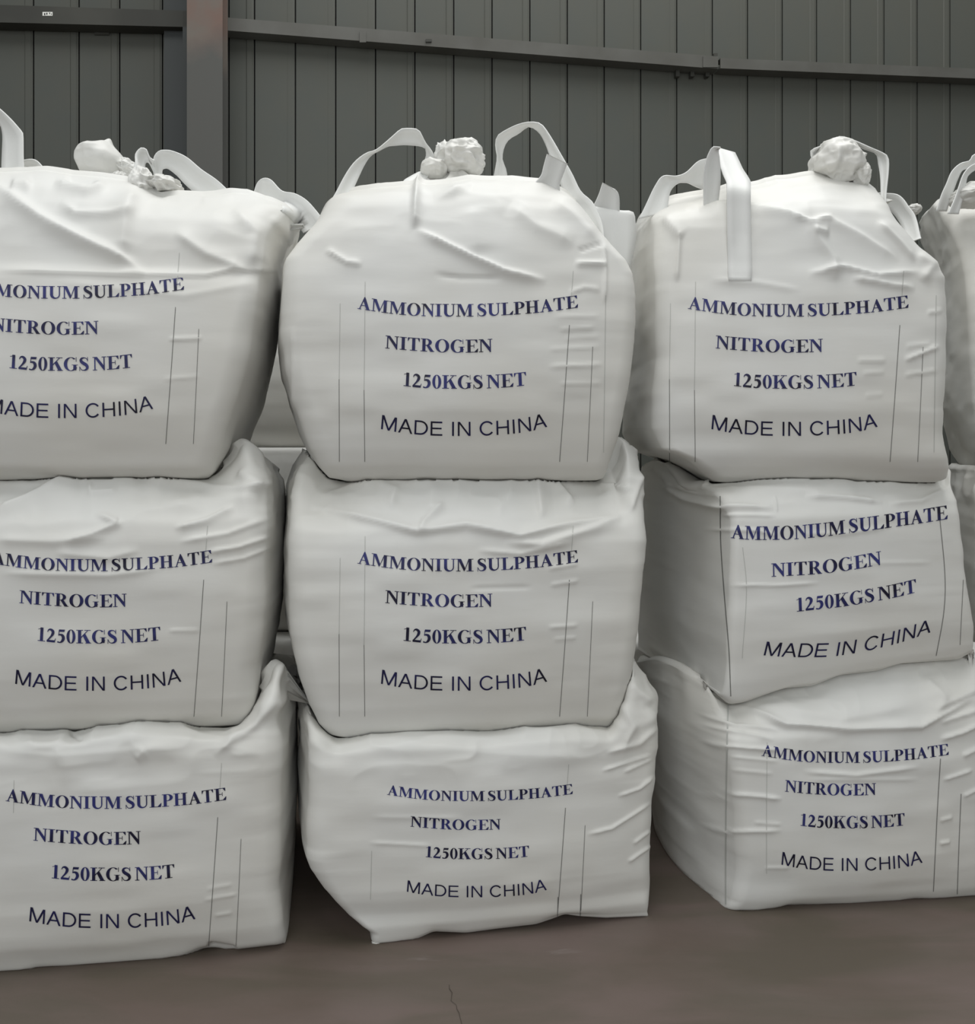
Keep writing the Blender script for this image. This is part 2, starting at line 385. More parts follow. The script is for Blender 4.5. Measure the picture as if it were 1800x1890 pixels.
def settle(low, up, reach=.25):
    """let the soft lower/neighbouring bag give way where the other one presses into it"""
    o, Vv, _, root = BODY[low.name]; bv = BODY[up.name][2]; U = BODY[up.name][1]
    lo, hi = U.min(0), U.max(0); c = Vector(((lo+hi)/2).tolist()); off = Vector(root.location)
    idx = np.nonzero(((Vv > lo) & (Vv < hi)).all(1))[0]; n = 0
    for i in idx.tolist():
        p = Vector(Vv[i].tolist()); q, nn, _, d = bv.find_nearest(p, reach)
        if q is None or (p-q).dot(nn)*SGN > 0: continue
        r = q+nn*SGN*.012; Vv[i] = r; o.data.vertices[i].co = r-off; n += 1
    T = [tuple(p.vertices) for p in o.data.polygons]; near = set()
    for it in range(3):
        tr = BVHTree.FromPolygons([Vector(v) for v in Vv.tolist()], T); pr = tr.overlap(bv)
        if not pr: break
        for i in {v for a, _ in pr for v in T[a]}:
            p = Vector(Vv[i].tolist()); q, nn, _, d = bv.find_nearest(p, reach)
            g = .012+.004*it
            if q is None or (p-q).dot(nn) > g or (p-q).dot(nn) < -.02: continue
            r = q+nn*g; Vv[i] = r; o.data.vertices[i].co = r-off
    o.data.update(); BODY[low.name] = (o, Vv, BVHTree.FromPolygons([Vector(v) for v in Vv.tolist()], [tuple(p.vertices) for p in o.data.polygons]), root)
SGN = 1

EYE = Vector((0, 0, CH))
def lay(bvh, px, py, off):
    """the point of the fabric surface seen at that place of the photo, lifted by off"""
    d = Vector(((px-CX)/F, 1, (HY-py)/F)).normalized()
    h = bvh.ray_cast(EYE, d)
    if h[0] is None: return None
    nn = h[1] if h[1].dot(d) < 0 else -h[1]
    return np.array(h[0]+nn*off)

# ------------------------------------------------------------------ lettering drawn as outlines
def Vb(x0, x1, y0=0, y1=676): return ([(x0, y0), (x0, y1)], [(x1, y0), (x1, y1)])
def SB(x0, x1): return ([(x0, 0), (x1, 0)], [(x0, 34), (x1, 34)])
def ST(x0, x1): return ([(x0, 642), (x1, 642)], [(x0, 676), (x1, 676)])
def HB(x0, x1, y0, y1): return ([(x0, y0), (x1, y0)], [(x0, y1), (x1, y1)])
def QD(a, b, c, d): return ([a, d], [b, c])
def ARC(cx, cy, rx, ry, ix, iy, a0, a1, icx=None, icy=None, n=20):
    t = np.radians(np.linspace(a0, a1, n)); icx = cx if icx is None else icx; icy = cy if icy is None else icy
    return ([(cx+rx*math.cos(u), cy+ry*math.sin(u)) for u in t], [(icx+ix*math.cos(u), icy+iy*math.sin(u)) for u in t])
def BR(pts):
    p = resample(pts, 26); d = np.gradient(p[:, :2], axis=0); d /= np.linalg.norm(d, axis=1, keepdims=True)
    nn = np.stack([-d[:, 1], d[:, 0]], 1)*p[:, 2:3]/2
    return ((p[:, :2]+nn).tolist(), (p[:, :2]-nn).tolist())
SERIF = {
 'A': (722, [([(90, 0), (345, 690)], [(146, 0), (392, 690)]), ([(497, 0), (290, 500), (345, 690)], [(657, 0), (467, 500), (388, 690)]), HB(165, 520, 205, 243), SB(15, 215), SB(430, 710)]),
 'M': (944, [Vb(104, 162), QD((100, 676), (272, 676), (500, 150), (430, 0)), QD((430, 0), (478, 60), (722, 676), (668, 676)), Vb(668, 825), ST(15, 260), SB(15, 245), ST(670, 930), SB(565, 930)]),
 'O': (778, [ARC(389, 338, 355, 352, 185, 322, 0, 360, n=36)]),
 'N': (722, [Vb(100, 158), ([(103, 655), (500, 100), (583, -15)], [(240, 676), (622, 175), (622, -15)]), Vb(568, 624, -15), ST(15, 245), ST(475, 705), SB(18, 240)]),
 'I': (389, [Vb(116, 273), SB(20, 370), ST(20, 370)]),
 'U': (722, [Vb(100, 256, 220), Vb(565, 622, 220), ARC(360, 225, 260, 240, 154, 172, 180, 360, 410.5, 225), ST(15, 350), ST(480, 708)]),
 'S': (556, [BR([(462, 500, 26), (415, 610, 36), (300, 655, 48), (165, 625, 95), (120, 525, 140), (180, 430, 160), (290, 355, 165), (405, 275, 160), (450, 165, 140), (395, 60, 95), (270, 18, 48), (150, 50, 36), (75, 190, 26)]), Vb(452, 478, 470, 690), Vb(48, 74, -15, 215)]),
 'L': (667, [Vb(118, 276), ST(20, 395), HB(20, 610, 0, 32), QD((420, 0), (622, 0), (655, 215), (628, 215))]),
 'P': (611, [Vb(108, 264), ST(20, 330), SB(20, 380), ARC(310, 487, 285, 189, 120, 154, -90, 90), HB(264, 312, 641, 676), HB(264, 312, 298, 333)]),
 'H': (778, [Vb(108, 264), Vb(514, 670), HB(260, 520, 322, 362), SB(20, 355), ST(20, 355), SB(425, 760), ST(425, 760)]),
 'T': (667, [Vb(256, 412), HB(30, 637, 640, 676), QD((30, 495), (54, 495), (150, 676), (30, 676)), QD((637, 495), (613, 495), (517, 676), (637, 676)), SB(150, 520)]),
 'E': (667, [Vb(113, 269), HB(18, 610, 642, 676), HB(18, 615, 0, 34), HB(269, 440, 325, 360), QD((455, 676), (612, 676), (618, 500), (592, 500)), QD((430, 0), (622, 0), (652, 195), (622, 195)), Vb(430, 456, 235, 450)]),
 'R': (722, [Vb(108, 264), ST(20, 330), SB(20, 360), ARC(310, 494, 275, 182, 115, 147, -90, 90), HB(264, 312, 641, 676), HB(264, 330, 312, 347), QD((295, 345), (455, 345), (690, 10), (520, 0)), SB(510, 715)]),
 'G': (778, [ARC(395, 338, 358, 352, 190, 320, 48, 318, n=30), Vb(520, 672, 30, 300), HB(440, 750, 286, 310), Vb(648, 674, 460, 690), ARC(395, 338, 358, 352, 330, 322, 300, 330, n=5)]),
 'K': (778, [Vb(108, 264), ST(20, 360), SB(20, 365), QD((262, 262), (262, 330), (585, 660), (632, 660)), QD((335, 400), (460, 500), (730, 15), (545, 0)), ST(430, 745), SB(480, 770)]),
 '1': (500, [Vb(180, 325, 0, 688), QD((68, 600), (68, 575), (190, 610), (325, 688)), SB(68, 440)]),
 '2': (500, [BR([(48, 500, 30), (95, 605, 60), (210, 632, 110), (320, 545, 145), (310, 420, 135), (220, 270, 85), (70, 90, 60), (35, 30, 50)]), HB(25, 440, 0, 108), QD((400, 60), (445, 60), (478, 205), (452, 205))]),
 '5': (500, [QD((140, 676), (440, 676), (405, 560), (110, 560)), QD((100, 370), (140, 400), (160, 620), (128, 620)), BR([(105, 385, 50), (210, 415, 90), (325, 365, 140), (365, 230, 150), (300, 90, 115), (190, 25, 60), (60, 50, 75)])]),
 '0': (500, [ARC(250, 338, 226, 352, 84, 322, 0, 360, n=30)]),
}
s2 = 676/718
SANS = {
 'M': (833, [Vb(75, 153, 0, 718), Vb(680, 758, 0, 718), QD((80, 718), (180, 718), (456, 0), (377, 0)), QD((755, 718), (653, 718), (377, 0), (456, 0))]),
 'A': (667, [QD((15, 0), (98, 0), (377, 718), (286, 718)), QD((572, 0), (656, 0), (380, 718), (290, 718)), HB(140, 525, 215, 288)]),
 'D': (722, [Vb(82, 162, 0, 718), HB(160, 345, 640, 718), HB(160, 345, 0, 78), ARC(340, 359, 345, 359, 262, 281, -90, 90)]),
 'E': (667, [Vb(85, 165, 0, 718), HB(165, 615, 0, 80), HB(165, 580, 328, 404), HB(165, 608, 638, 718)]),
 'I': (278, [Vb(98, 178, 0, 718)]),
 'N': (722, [Vb(76, 152, 0, 718), Vb(568, 645, 0, 718), QD((78, 718), (166, 718), (643, 0), (553, 0))]),
 'C': (722, [ARC(372, 359, 330, 372, 248, 292, 36, 324, n=30)]),
 'H': (722, [Vb(80, 160, 0, 718), Vb(563, 643, 0, 718), HB(160, 563, 328, 404)]),
}
def line_of_print(root, bvh, text, serif, base, height, lean=.55, shear=0., track=0., sp=150):
    """base: baseline points (col,row) from first to last letter; height in the same measure"""
    G, cap = (SERIF, 676.) if serif else (SANS, 718.)
    adv = []; x = 0
    for ch in text:
        wd = (sp if serif else 290) if ch == ' ' else G[ch][0]; adv.append(x); x += wd+track
    tot = x-track-(20 if serif else 35); lead = 15
    b = resample(base, 80); L = np.r_[0, np.cumsum(np.linalg.norm(np.diff(b, axis=0), axis=1))]; LT = L[-1]
    tg = np.gradient(b, axis=0); tg /= np.linalg.norm(tg, axis=1, keepdims=True)
    Vv = []; Fc = []
    for ch, ax in zip(text+' ', adv+[0]):
        if ch == ' ':
            if Fc: mesh_obj('printed_word', Vv, Fc, M_ink if serif else M_ink2, root, smooth=True)
            Vv = []; Fc = []; continue
        for A, B in G[ch][1]:
            A = np.array(A, float); B = np.array(B, float)
            # subdivide along and across so the print follows the fabric
            A2 = []; B2 = []
            for q in range(len(A)-1):
                k = max(1, int(max(np.linalg.norm(A[q+1]-A[q]), np.linalg.norm(B[q+1]-B[q]))/110))
                for u in range(k): A2.append(A[q]+(A[q+1]-A[q])*u/k); B2.append(B[q]+(B[q+1]-B[q])*u/k)
            A2.append(A[-1]); B2.append(B[-1]); A2 = np.array(A2); B2 = np.array(B2)
            kc = max(1, int(np.linalg.norm(A2-B2, axis=1).max()/110))
            grid = [A2+(B2-A2)*u/kc for u in range(kc+1)]
            b0 = len(Vv); ok = True; tmp = []
            for g in grid:
                for gx, gy in g:
                    s = (gx+ax-lead)/(tot-lead)*LT; px = np.interp(s, L, b[:, 0]); py = np.interp(s, L, b[:, 1])
                    if s < 0 or s > LT:
                        e = 0 if s < 0 else -1; px += tg[e][0]*(s-(0 if s < 0 else LT)); py += tg[e][1]*(s-(0 if s < 0 else LT))
                    tx = np.interp(s, L, tg[:, 0]); ty = np.interp(s, L, tg[:, 1]); hh = gy/cap*height
                    px += hh*ty*lean+shear*hh; py -= hh
                    P = lay(bvh, px, py, .0022)
                    if P is None: ok = False; P = np.zeros(3)
                    tmp.append(P)
            if not ok: continue
            Vv += tmp; n = len(A2)
            for u in range(kc):
                for v in range(n-1):
                    Fc.append((b0+u*n+v, b0+u*n+v+1, b0+(u+1)*n+v+1, b0+(u+1)*n+v))
T1 = [(660, 570), (690, 574.5), (721, 579), (760, 582.5), (800, 584), (870, 584.3), (900, 583.3), (945, 581), (985, 578), (1015, 575), (1045, 571), (1067, 568)]
T2 = [(711, 642.7), (740, 645.3), (775, 648), (812, 650), (840, 650.8), (875, 650.5), (909, 649)]
T3 = [(743, 712), (765, 714.5), (790, 716.5), (835, 717.3), (880, 717.3), (915, 716), (945, 714), (972, 711)]
T4 = [(701, 791), (735, 797.5), (765, 801), (800, 803.5), (850, 804.3), (890, 803.5), (930, 801.5), (960, 798.5), (985, 794), (1009, 787.5)]
def print_all(root, bvh, dx=0, dy=0, sx=1, sy=1, ox=657, oy=547, clip=None):
    f = lambda P: [(ox+dx+(x-657)*sx, oy+dy+(y-547)*sy) for x, y in P]
    for tx, P, se, h in (('AMMONIUM SULPHATE', T1, 1, 22.8), ('NITROGEN', T2, 1, 23.6), ('1250KGS NET', T3, 1, 24.6), ('MADE IN CHINA', T4, 0, 26)):
        line_of_print(root, bvh, tx, se, f(P), h*sy, lean=.45)
def seam(root, bvh, pts, wpx=1.3, m=None, name='seam', off=.0016):
    p = resample(pts, max(8, int(np.linalg.norm(np.array(pts[-1], float)-pts[0])/7)), smooth=len(pts) > 2); Vv = []; Fc = []
    d = np.gradient(p, axis=0); d /= np.linalg.norm(d, axis=1, keepdims=True); nn = np.stack([-d[:, 1], d[:, 0]], 1)*wpx/2
    prev = None
    for q, e in zip(p, nn):
        A = lay(bvh, q[0]-e[0], q[1]-e[1], off); B = lay(bvh, q[0]+e[0], q[1]+e[1], off)
        if A is None or B is None: prev = None; continue
        Vv += [A, B]
        if prev is not None: Fc.append((prev, prev+1, len(Vv)-1, len(Vv)-2))
        prev = len(Vv)-2
    if Fc: return mesh_obj(name, Vv, Fc, m or M_seam, root)
def tmpl_seams(root, bvh, dx, dy, sx=1, sy=1, ox=657, oy=547, left=True):
    f = lambda P: [(ox+dx+(x-657)*sx, oy+dy+(y-547)*sy) for x, y in P]
    seam(root, bvh, f([(1051, 600), (1042, 730), (1033, 852)]), 1.1); seam(root, bvh, f([(1094, 640), (1089, 750), (1084, 852)]), .9)
    seam(root, bvh, f([(1058, 500), (1054, 560)]), .9, M_seamf); 
    if dy == 0: seam(root, bvh, f([(1118, 545), (1116, 700), (1114, 835)]), 1., M_seamf)
    if left:
        seam(root, bvh, f([(674, 520), (673, 640), (672, 720)]), .9, M_seamf); seam(root, bvh, f([(672, 720), (673.5, 852)]), 1.)
        seam(root, bvh, f([(628, 560), (626, 700)]), .8, M_seamf); seam(root, bvh, f([(626, 700), (626.5, 852)]), 1.)
# ------------------------------------------------------------------ loops and tied spouts
def ribbon(root, outer, inner, Y0, Y1, din=.05, n=44, name='lifting_loop', th=.004, mid=None, label=None, stick=(0, 0)):
    """webbing strap: its two edges, at distances Y0 (start) to Y1 (end), inner edge din further back"""
    O = resample(outer, n); I = resample(inner, n); t = np.linspace(0, 1, n)
    Yd = O[:, 2] if O.shape[1] == 3 else Y0+(Y1-Y0)*t+(0 if mid is None else (mid-(Y0+Y1)/2)*np.sin(math.pi*t))
    k = 5; P = np.zeros((n, k, 3))
    for i in range(n):
        for j in range(k):
            u = j/(k-1); q = O[i][:2]*(1-u)+I[i]*u; Y = Yd[i]+din*u+.012*math.sin(u*math.pi)*(1 if i % 2 else 1)
            if (stick[0] and t[i] < .5) or (stick[1] and t[i] > .5):
                h = lay(globals()['b'], q[0], q[1], .004)
                if h is not None:
                    tt, sk = (t[i], stick[0]) if t[i] < .5 else (1-t[i], stick[1]); f = min(1, max(0, 1-tt/sk)*1.6); f = f*f*(3-2*f); Y = Y*(1-f)+h[1]*f
                    Y = min(Y, h[1])+(.03*(1-tt/.05) if tt < .05 else 0)
            P[i, j] = W(q[0], q[1], Y)
    du = np.gradient(P, axis=0); dv = np.gradient(P, axis=1); Nn = np.cross(du, dv); Nn /= np.linalg.norm(Nn, axis=2, keepdims=True)+1e-9
    Vv = np.concatenate([(P+Nn*th/2).reshape(-1, 3), (P-Nn*th/2).reshape(-1, 3)]); m = n*k; Fc = []
    for i in range(n-1):
        for j in range(k-1):
            a, b, c, d = i*k+j, i*k+j+1, (i+1)*k+j+1, (i+1)*k+j; Fc += [(a, b, c, d), (m+d, m+c, m+b, m+a)]
        for j in (0, k-1):
            a, b = i*k+j, (i+1)*k+j; Fc.append((a, b, m+b, m+a) if j == 0 else (b, a, m+a, m+b))
    for i in (0, n-1):
        for j in range(k-1):
            a, b = i*k+j, i*k+j+1; Fc.append((b, a, m+a, m+b))
    o = mesh_obj(name, Vv, Fc, M_web, root)
    if label: o['label'] = label
    return o
def knot(root, cx, cy, Y, rx, ry, rz, seed, amp=.22, fr=2.2, name='filling_spout', spikes=(), neck=None, nu=110, nv=80, flat=1., label=None):
    """crumpled tied cloth: a folded ball, an optional pleated neck opening below it"""
    u = np.linspace(0, 2*math.pi, nu, endpoint=False)[None, :]; v = np.linspace(0, math.pi, nv)[:, None]
    D = np.stack([np.sin(v)*np.cos(u), np.sin(v)*np.sin(u), np.cos(v)+0*u], -1)
    n1 = noise(D*fr+seed*3.1, (1, 1, 1), seed); n2 = noise(D*fr*2.3+seed, (1, 1, 1), seed+1); n3 = noise(D*fr*5+seed, (1, 1, 1), seed+2)
    r = 1+amp*(.75-1.6*np.sqrt(n1*n1+.006))+amp*.35*(.5-1.4*np.sqrt(n2*n2+.01))+amp*.03*n3
    for sx, sy, sz, hh, wd in spikes:
        s = np.array([sx, sy, sz], float); s /= np.linalg.norm(s); r = r+hh*np.exp(-((1-(D*s).sum(-1))/wd))
    c = W(cx, cy, Y); k = Y/F
    P = c+D*r[..., None]*np.array([rx*k, rz, ry*k])
    m = nv; Vv = P.reshape(-1, 3); i = np.arange(m-1)[:, None]; j = np.arange(nu)[None, :]; j2 = (j+1) % nu
    Q = np.stack([i*nu+j, (i+1)*nu+j, (i+1)*nu+j2, i*nu+j2], -1).reshape(-1, 4).tolist()
    if neck:
        (x0, y0, r0), (x1, y1, r1) = neck; rows = []; nv2 = 26
        for a in range(nv2):
            t = a/(nv2-1); f = t**1.7; rr = (r0+(r1-r0)*f)*k; q = W(x0+(x1-x0)*t, y0+(y1-y0)*t**.8, Y)
            th_ = u[0]; pl = 1+.10*np.cos(9*th_+seed)*(1-.4*t)+.05*np.cos(17*th_+seed*2)
            rows.append(np.stack([q[0]+rr*pl*np.cos(th_), q[1]+rr*pl*np.sin(th_)*.8, q[2]+.012*np.cos(9*th_+seed)*t], 1))
        b0 = len(Vv); Vv = np.concatenate([Vv]+rows); i = np.arange(nv2-1)[:, None]
        Q += (b0+np.stack([i*nu+j, (i+1)*nu+j, (i+1)*nu+j2, i*nu+j2], -1).reshape(-1, 4)).tolist()
    o = mesh_obj(name, Vv, [tuple(q) for q in Q], M_bag, root)
    if label: o['label'] = label
    return o

exec_bags = True
# ================================================================== BAGS
GRP = 'stacked white bulk bags'
# ---- middle stack
keys = [(1718,688,1190,.545,.42,.03),(1710,672,1196,.555,.45,.035),(1690,644,1197,.565,.48,.06),(1665,618,1197,.56,.5,.08),(1640,597,1198,.57,.5,.09),(1600,575,1199,.575,.52,.1),(1550,557,1201,.58,.53,.1),(1500,551,1203,.58,.54,.1),(1450,549,1207,.58,.54,.1),(1400,549,1212,.575,.54,.1),(1370,550,1214,.565,.52,.1),(1352,551,1213,.53,.48,.1),(1342,552,1208,.46,.42,.1)]
M0, b = make_bag(-.03, 3.645, .19, keys, .60, rim=[(548,1265),(560,1300),(590,1345),(620,1362),(700,1350),(900,1347),(980,1340),(1060,1336),(1125,1346),(1142,1318),(1165,1212),(1190,1250),(1215,1300)],
  bot=[(685,1746),(715,1744),(765,1735),(800,1719),(860,1722),(920,1714),(990,1706),(1025,1694),(1042,1687),(1070,1691),(1120,1694),(1190,1691)], zbot=.0,
  creases=[([(1110,1423),(1165,1405),(1205,1392)],2.5,3,.006),([(1140,1470),(1180,1455),(1206,1432)],2.5,3,.006),([(1082,1540),(1130,1528),(1205,1480)],2.5,3.5,.006),([(1168,1558),(1202,1532)],2.5,3,.005),([(1158,1591),(1203,1560)],2.5,3,.006),([(1118,1390),(1180,1372),(1215,1340)],5,5,.008),([(1150,1425),(1205,1400)],3,3,.005),([(690,1365),(900,1390),(1100,1400)],18,26,.008),([(680,1556),(800,1562)],3,4,.003),([(680,1508),(860,1510)],4,6,.002),([(1145,1290),(1170,1340),(1150,1380)],6,8,.008),([(1160,1260),(1200,1300)],8,10,.01)],
  seed=1, label='white bulk bag on the floor, bottom of the middle stack', group=GRP, hum=.8)
print_all(M0, b, 55, 901, .842, .806)
tmpl_seams(M0, b, 55, 901, .842, .806, left=False); seam(M0, b, [(686,1570),(684,1660)], .9, M_seamf)
seam(M0, b, [(1030,1655),(1029,1692)], 1.2); seam(M0, b, [(1072,1650),(1071,1690)], 1.2)
knot(M0, 1186, 1688, 3.27, 7, 6, .012, 31, name='corner_tuft', nu=30, nv=20); knot(M0, 694, 1741, 3.03, 9, 4, .012, 32, name='corner_tuft', nu=30, nv=20)

keys = [(1362,640,1110,.44,.40,.1),(1356,610,1130,.48,.44,.1),(1335,588,1140,.53,.48,.11),(1300,569,1150,.55,.52,.12),(1250,553,1164,.56,.54,.12),(1200,538,1173,.57,.55,.12),(1150,527,1179,.575,.55,.12),(1100,524,1184,.575,.55,.12),(1050,524,1188,.575,.55,.11),(1000,525,1190,.565,.55,.1),(975,527,1190,.55,.54,.1),(945,529,1188,.505,.52,.1),(915,531,1183,.45,.48,.1),(890,545,1180,.39,.43,.1),(872,560,1172,.34,.38,.1)]
M1, b = make_bag(-.08, 3.64, YAW, keys, 1.43, rim=[(515,905),(526,885),(540,850),(556,826),(575,836),(600,872),(630,887),(655,881),(700,860),(740,855),(850,856),(960,861),(988,855),(1008,858),(1012,872),(1040,880),(1100,888),(1118,872),(1135,868),(1146,806),(1170,828),(1184,862)],
  creases=[([(560,930),(700,965),(770,982),(860,972),(960,990),(1010,978),(1090,965),(1165,945)],10,5,.014),([(772,982),(785,960),(820,930)],6,8,.010),([(930,1000),(1000,1005),(1100,975),(1160,950)],8,9,.012),([(1010,870),(1030,900),(1060,935)],6,10,.014),([(690,890),(730,905),(720,940)],8,10,.010),([(990,870),(1000,960)],9,6,.010),([(770,870),(800,900),(790,950)],20,12,.008),([(590,920),(650,900),(700,890)],10,14,.012),([(865,1086),(985,1083)],2,3,-.004),([(880,1015),(960,1022),(1060,1000)],5,5,.006),([(1010,1050),(1070,1040)],3,3,.004),([(1015,1080),(1070,1072)],3,3,.004),([(1010,1158),(1068,1153)],3,3,.004),([(1020,1180),(1065,1176)],3,3,.003),([(1100,895),(1170,905)],4,4,.01),([(1165,945),(1182,870)],6,4,.01)],
  seed=2, label='white bulk bag in the middle stack, between the other two', group=GRP, hum=.8, top_rough=.010)
print_all(M1, b, 0, 470); tmpl_seams(M1, b, 0, 470)

keys = [(888,640,1098,.42,.40,.12),(882,608,1112,.46,.44,.12),(860,588,1122,.52,.48,.12),(830,567,1134,.54,.5,.12),(800,553,1143,.55,.52,.12),(750,534,1153,.56,.54,.12),(700,521,1163,.565,.55,.12),(650,514,1170,.565,.55,.12),(600,515,1174,.565,.55,.12),(550,518,1174,.56,.54,.11),(505,521,1168,.55,.54,.1),(480,527,1156,.54,.53,.1),(450,548,1126,.53,.5,.12),(420,572,1098,.515,.46,.14),(385,597,1074,.49,.42,.16),(362,612,1062,.45,.38,.16),(352,626,1055,.38,.34,.16),(346,650,1040,.30,.30,.16)]
M2, b = make_bag(-.08, 3.64, YAW, keys, 2.41, rim=[(600,362),(650,353),(745,345),(772,345),(800,342),(870,340),(1000,345),(1040,350),(1060,365)],
  creases=[([(765,422),(800,440),(860,470),(930,500),(1010,517)],5,9,.016),([(772,330),(766,380),(765,422)],9,6,.018),([(800,368),(870,345),(960,345),(1040,352)],14,6,.014),([(600,460),(640,485),(670,489)],6,4,.008),([(800,505),(850,512),(930,513)],3,5,-.006),([(1066,464),(1115,448)],3,3,-.006),([(1060,487),(1122,487)],5,4,.010),([(940,380),(990,420),(1060,450)],16,12,.010),([(870,380),(880,470)],30,24,.008),([(1020,370),(1060,400),(1100,440)],14,12,.008),([(1115,440),(1118,500),(1116,560)],3,3,.006),([(1050,540),(1080,530),(1110,535)],4,4,.005),([(1020,585),(1110,583)],3,3,.0025),([(1030,608),(1100,604)],3,3,.003),([(1010,645),(1110,640)],3,3,.0025),([(1010,677),(1115,673)],3,3,.004),([(1030,708),(1115,707)],2.5,3,.003),([(1040,625),(1110,620)],3,3,.002),([(540,600),(542,760)],4,4,.004)],
  seed=3, label='white bulk bag on top of the middle stack, two tall lifting loops', group=GRP, dome=.015, hum=.7, top_rough=.004)
print_all(M2, b); tmpl_seams(M2, b, 0, 0)
ribbon(M2, [(585,412),(600,384),(617,361),(637,324),(655,299),(676,283),(694,277),(712,263),(730,247),(741,238),(755,237),(768,238),(775,243),(785,263),(797,279),(803,296),(806,330)], [(630,402),(642,378),(651,353),(662,328),(673,305),(684,289),(698,280),(716,271),(731,269),(742,268),(752,268),(774,270),(783,273),(786,276),(787,287),(783,300),(780,335)], 3.32, 3.55, .04, label='webbing loop arching high over the tied spout')
ribbon(M2, [(910,335),(915,310),(918,290),(915,270),(917,254),(926,245),(951,232),(972,226),(990,226),(1001,231),(1016,252),(1037,288),(1056,321),(1072,353),(1092,371),(1104,392),(1112,415),(1115,445)], [(938,338),(935,314),(928,294),(930,276),(934,266),(942,256),(958,247),(976,234),(990,240),(999,250),(1008,268),(1016,290),(1027,310),(1040,360),(1052,385),(1070,412),(1092,436),(1112,450)], 3.6, 3.3, .04)
ribbon(M2, [(980,356),(985,341),(999,324),(1004,306),(1010,284)], [(1034,356),(1034,339),(1040,322),(1046,306),(1048,302)], 3.3, 3.27, .03, n=20)
ribbon(M2, [(1085,392),(1097,377),(1106,358),(1110,346),(1113,337)], [(1146,420),(1144,393),(1144,372),(1142,358),(1136,350)], 3.4, 3.36, .03, n=20)
ribbon(M2, [(1092,380),(1098,410),(1106,450),(1115,500),(1120,560)], [(1144,390),(1168,391),(1173,410),(1173,450),(1150,560)], 3.36, 3.36, .06, n=24, name='side_flap')
ribbon(M2, [(772,318),(757,326),(744,335),(741,350),(744,366)], [(800,312),(790,326),(782,345),(779,356),(779,368)], 3.45, 3.27, .01, n=24)
knot(M2, 852, 296, 3.5, 40, 31, .11, 41, amp=.25, fr=1.9, neck=((840,310,26),(850,360,105)), label='crumpled tied spout', spikes=((.45,-.2,.9,.16,.03),(.1,-.1,1,.12,.02)))
knot(M2, 820, 285, 3.52, 17, 22, .06, 44, amp=.25, fr=1.6, name='spout_fold')
knot(M2, 800, 312, 3.44, 24, 18, .07, 47, amp=.16, fr=1.3, name='spout_fold')

# ---- left stack
keys = [(1782,-130,518,.48,.42,.06),(1775,-145,521,.51,.45,.08),(1740,-160,524,.54,.5,.08),(1690,-170,532,.55,.5,.1),(1620,-175,541,.56,.52,.1),(1550,-178,546,.565,.53,.1),(1450,-178,549,.57,.54,.1),(1400,-178,549,.565,.54,.1),(1365,-177,549,.55,.53,.1),(1348,-175,549,.5,.5,.1),(1338,-172,549,.44,.46,.1)]
L0, b = make_bag(-1.27, 3.40, YAW, keys, .59, rim=[(-100,1352),(0,1352),(28,1354),(60,1350),(122,1343),(132,1352),(200,1332),(300,1325),(335,1330),(365,1343),(420,1345),(450,1333),(472,1300),(492,1258),(518,1220),(540,1245),(550,1268)],
  bot=[(-100,1812),(0,1806),(40,1804),(70,1792),(140,1794),(210,1789),(300,1778),(340,1768),(375,1750),(400,1748),(430,1754),(480,1748),(525,1742)], zbot=0,
  creases=[([(395,1395),(430,1365),(470,1340),(510,1295)],9,7,.010),([(0,1385),(100,1395),(240,1385),(330,1372)],12,16,.006),([(130,1352),(152,1368)],2,3,-.006),([(250,1400),(270,1385)],8,8,.006),([(395,1690),(430,1684)],3,3,.003),([(375,1660),(440,1650)],3,3,.003),([(380,1640),(430,1632)],3,3,.002),([(380,1745),(440,1752)],5,6,-.010)],
  seed=4, label='white bulk bag on the floor, bottom of the left stack beside the dark gap', group=GRP, hum=.8)
print_all(L0, b, -649, 908); tmpl_seams(L0, b, -649, 908, left=False)
seam(L0, b, [(26,1440),(25,1500)], .8, M_seamf); knot(L0, 514, 1741, 3.05, 12, 3.5, .012, 33, name='corner_tuft', nu=30, nv=20)

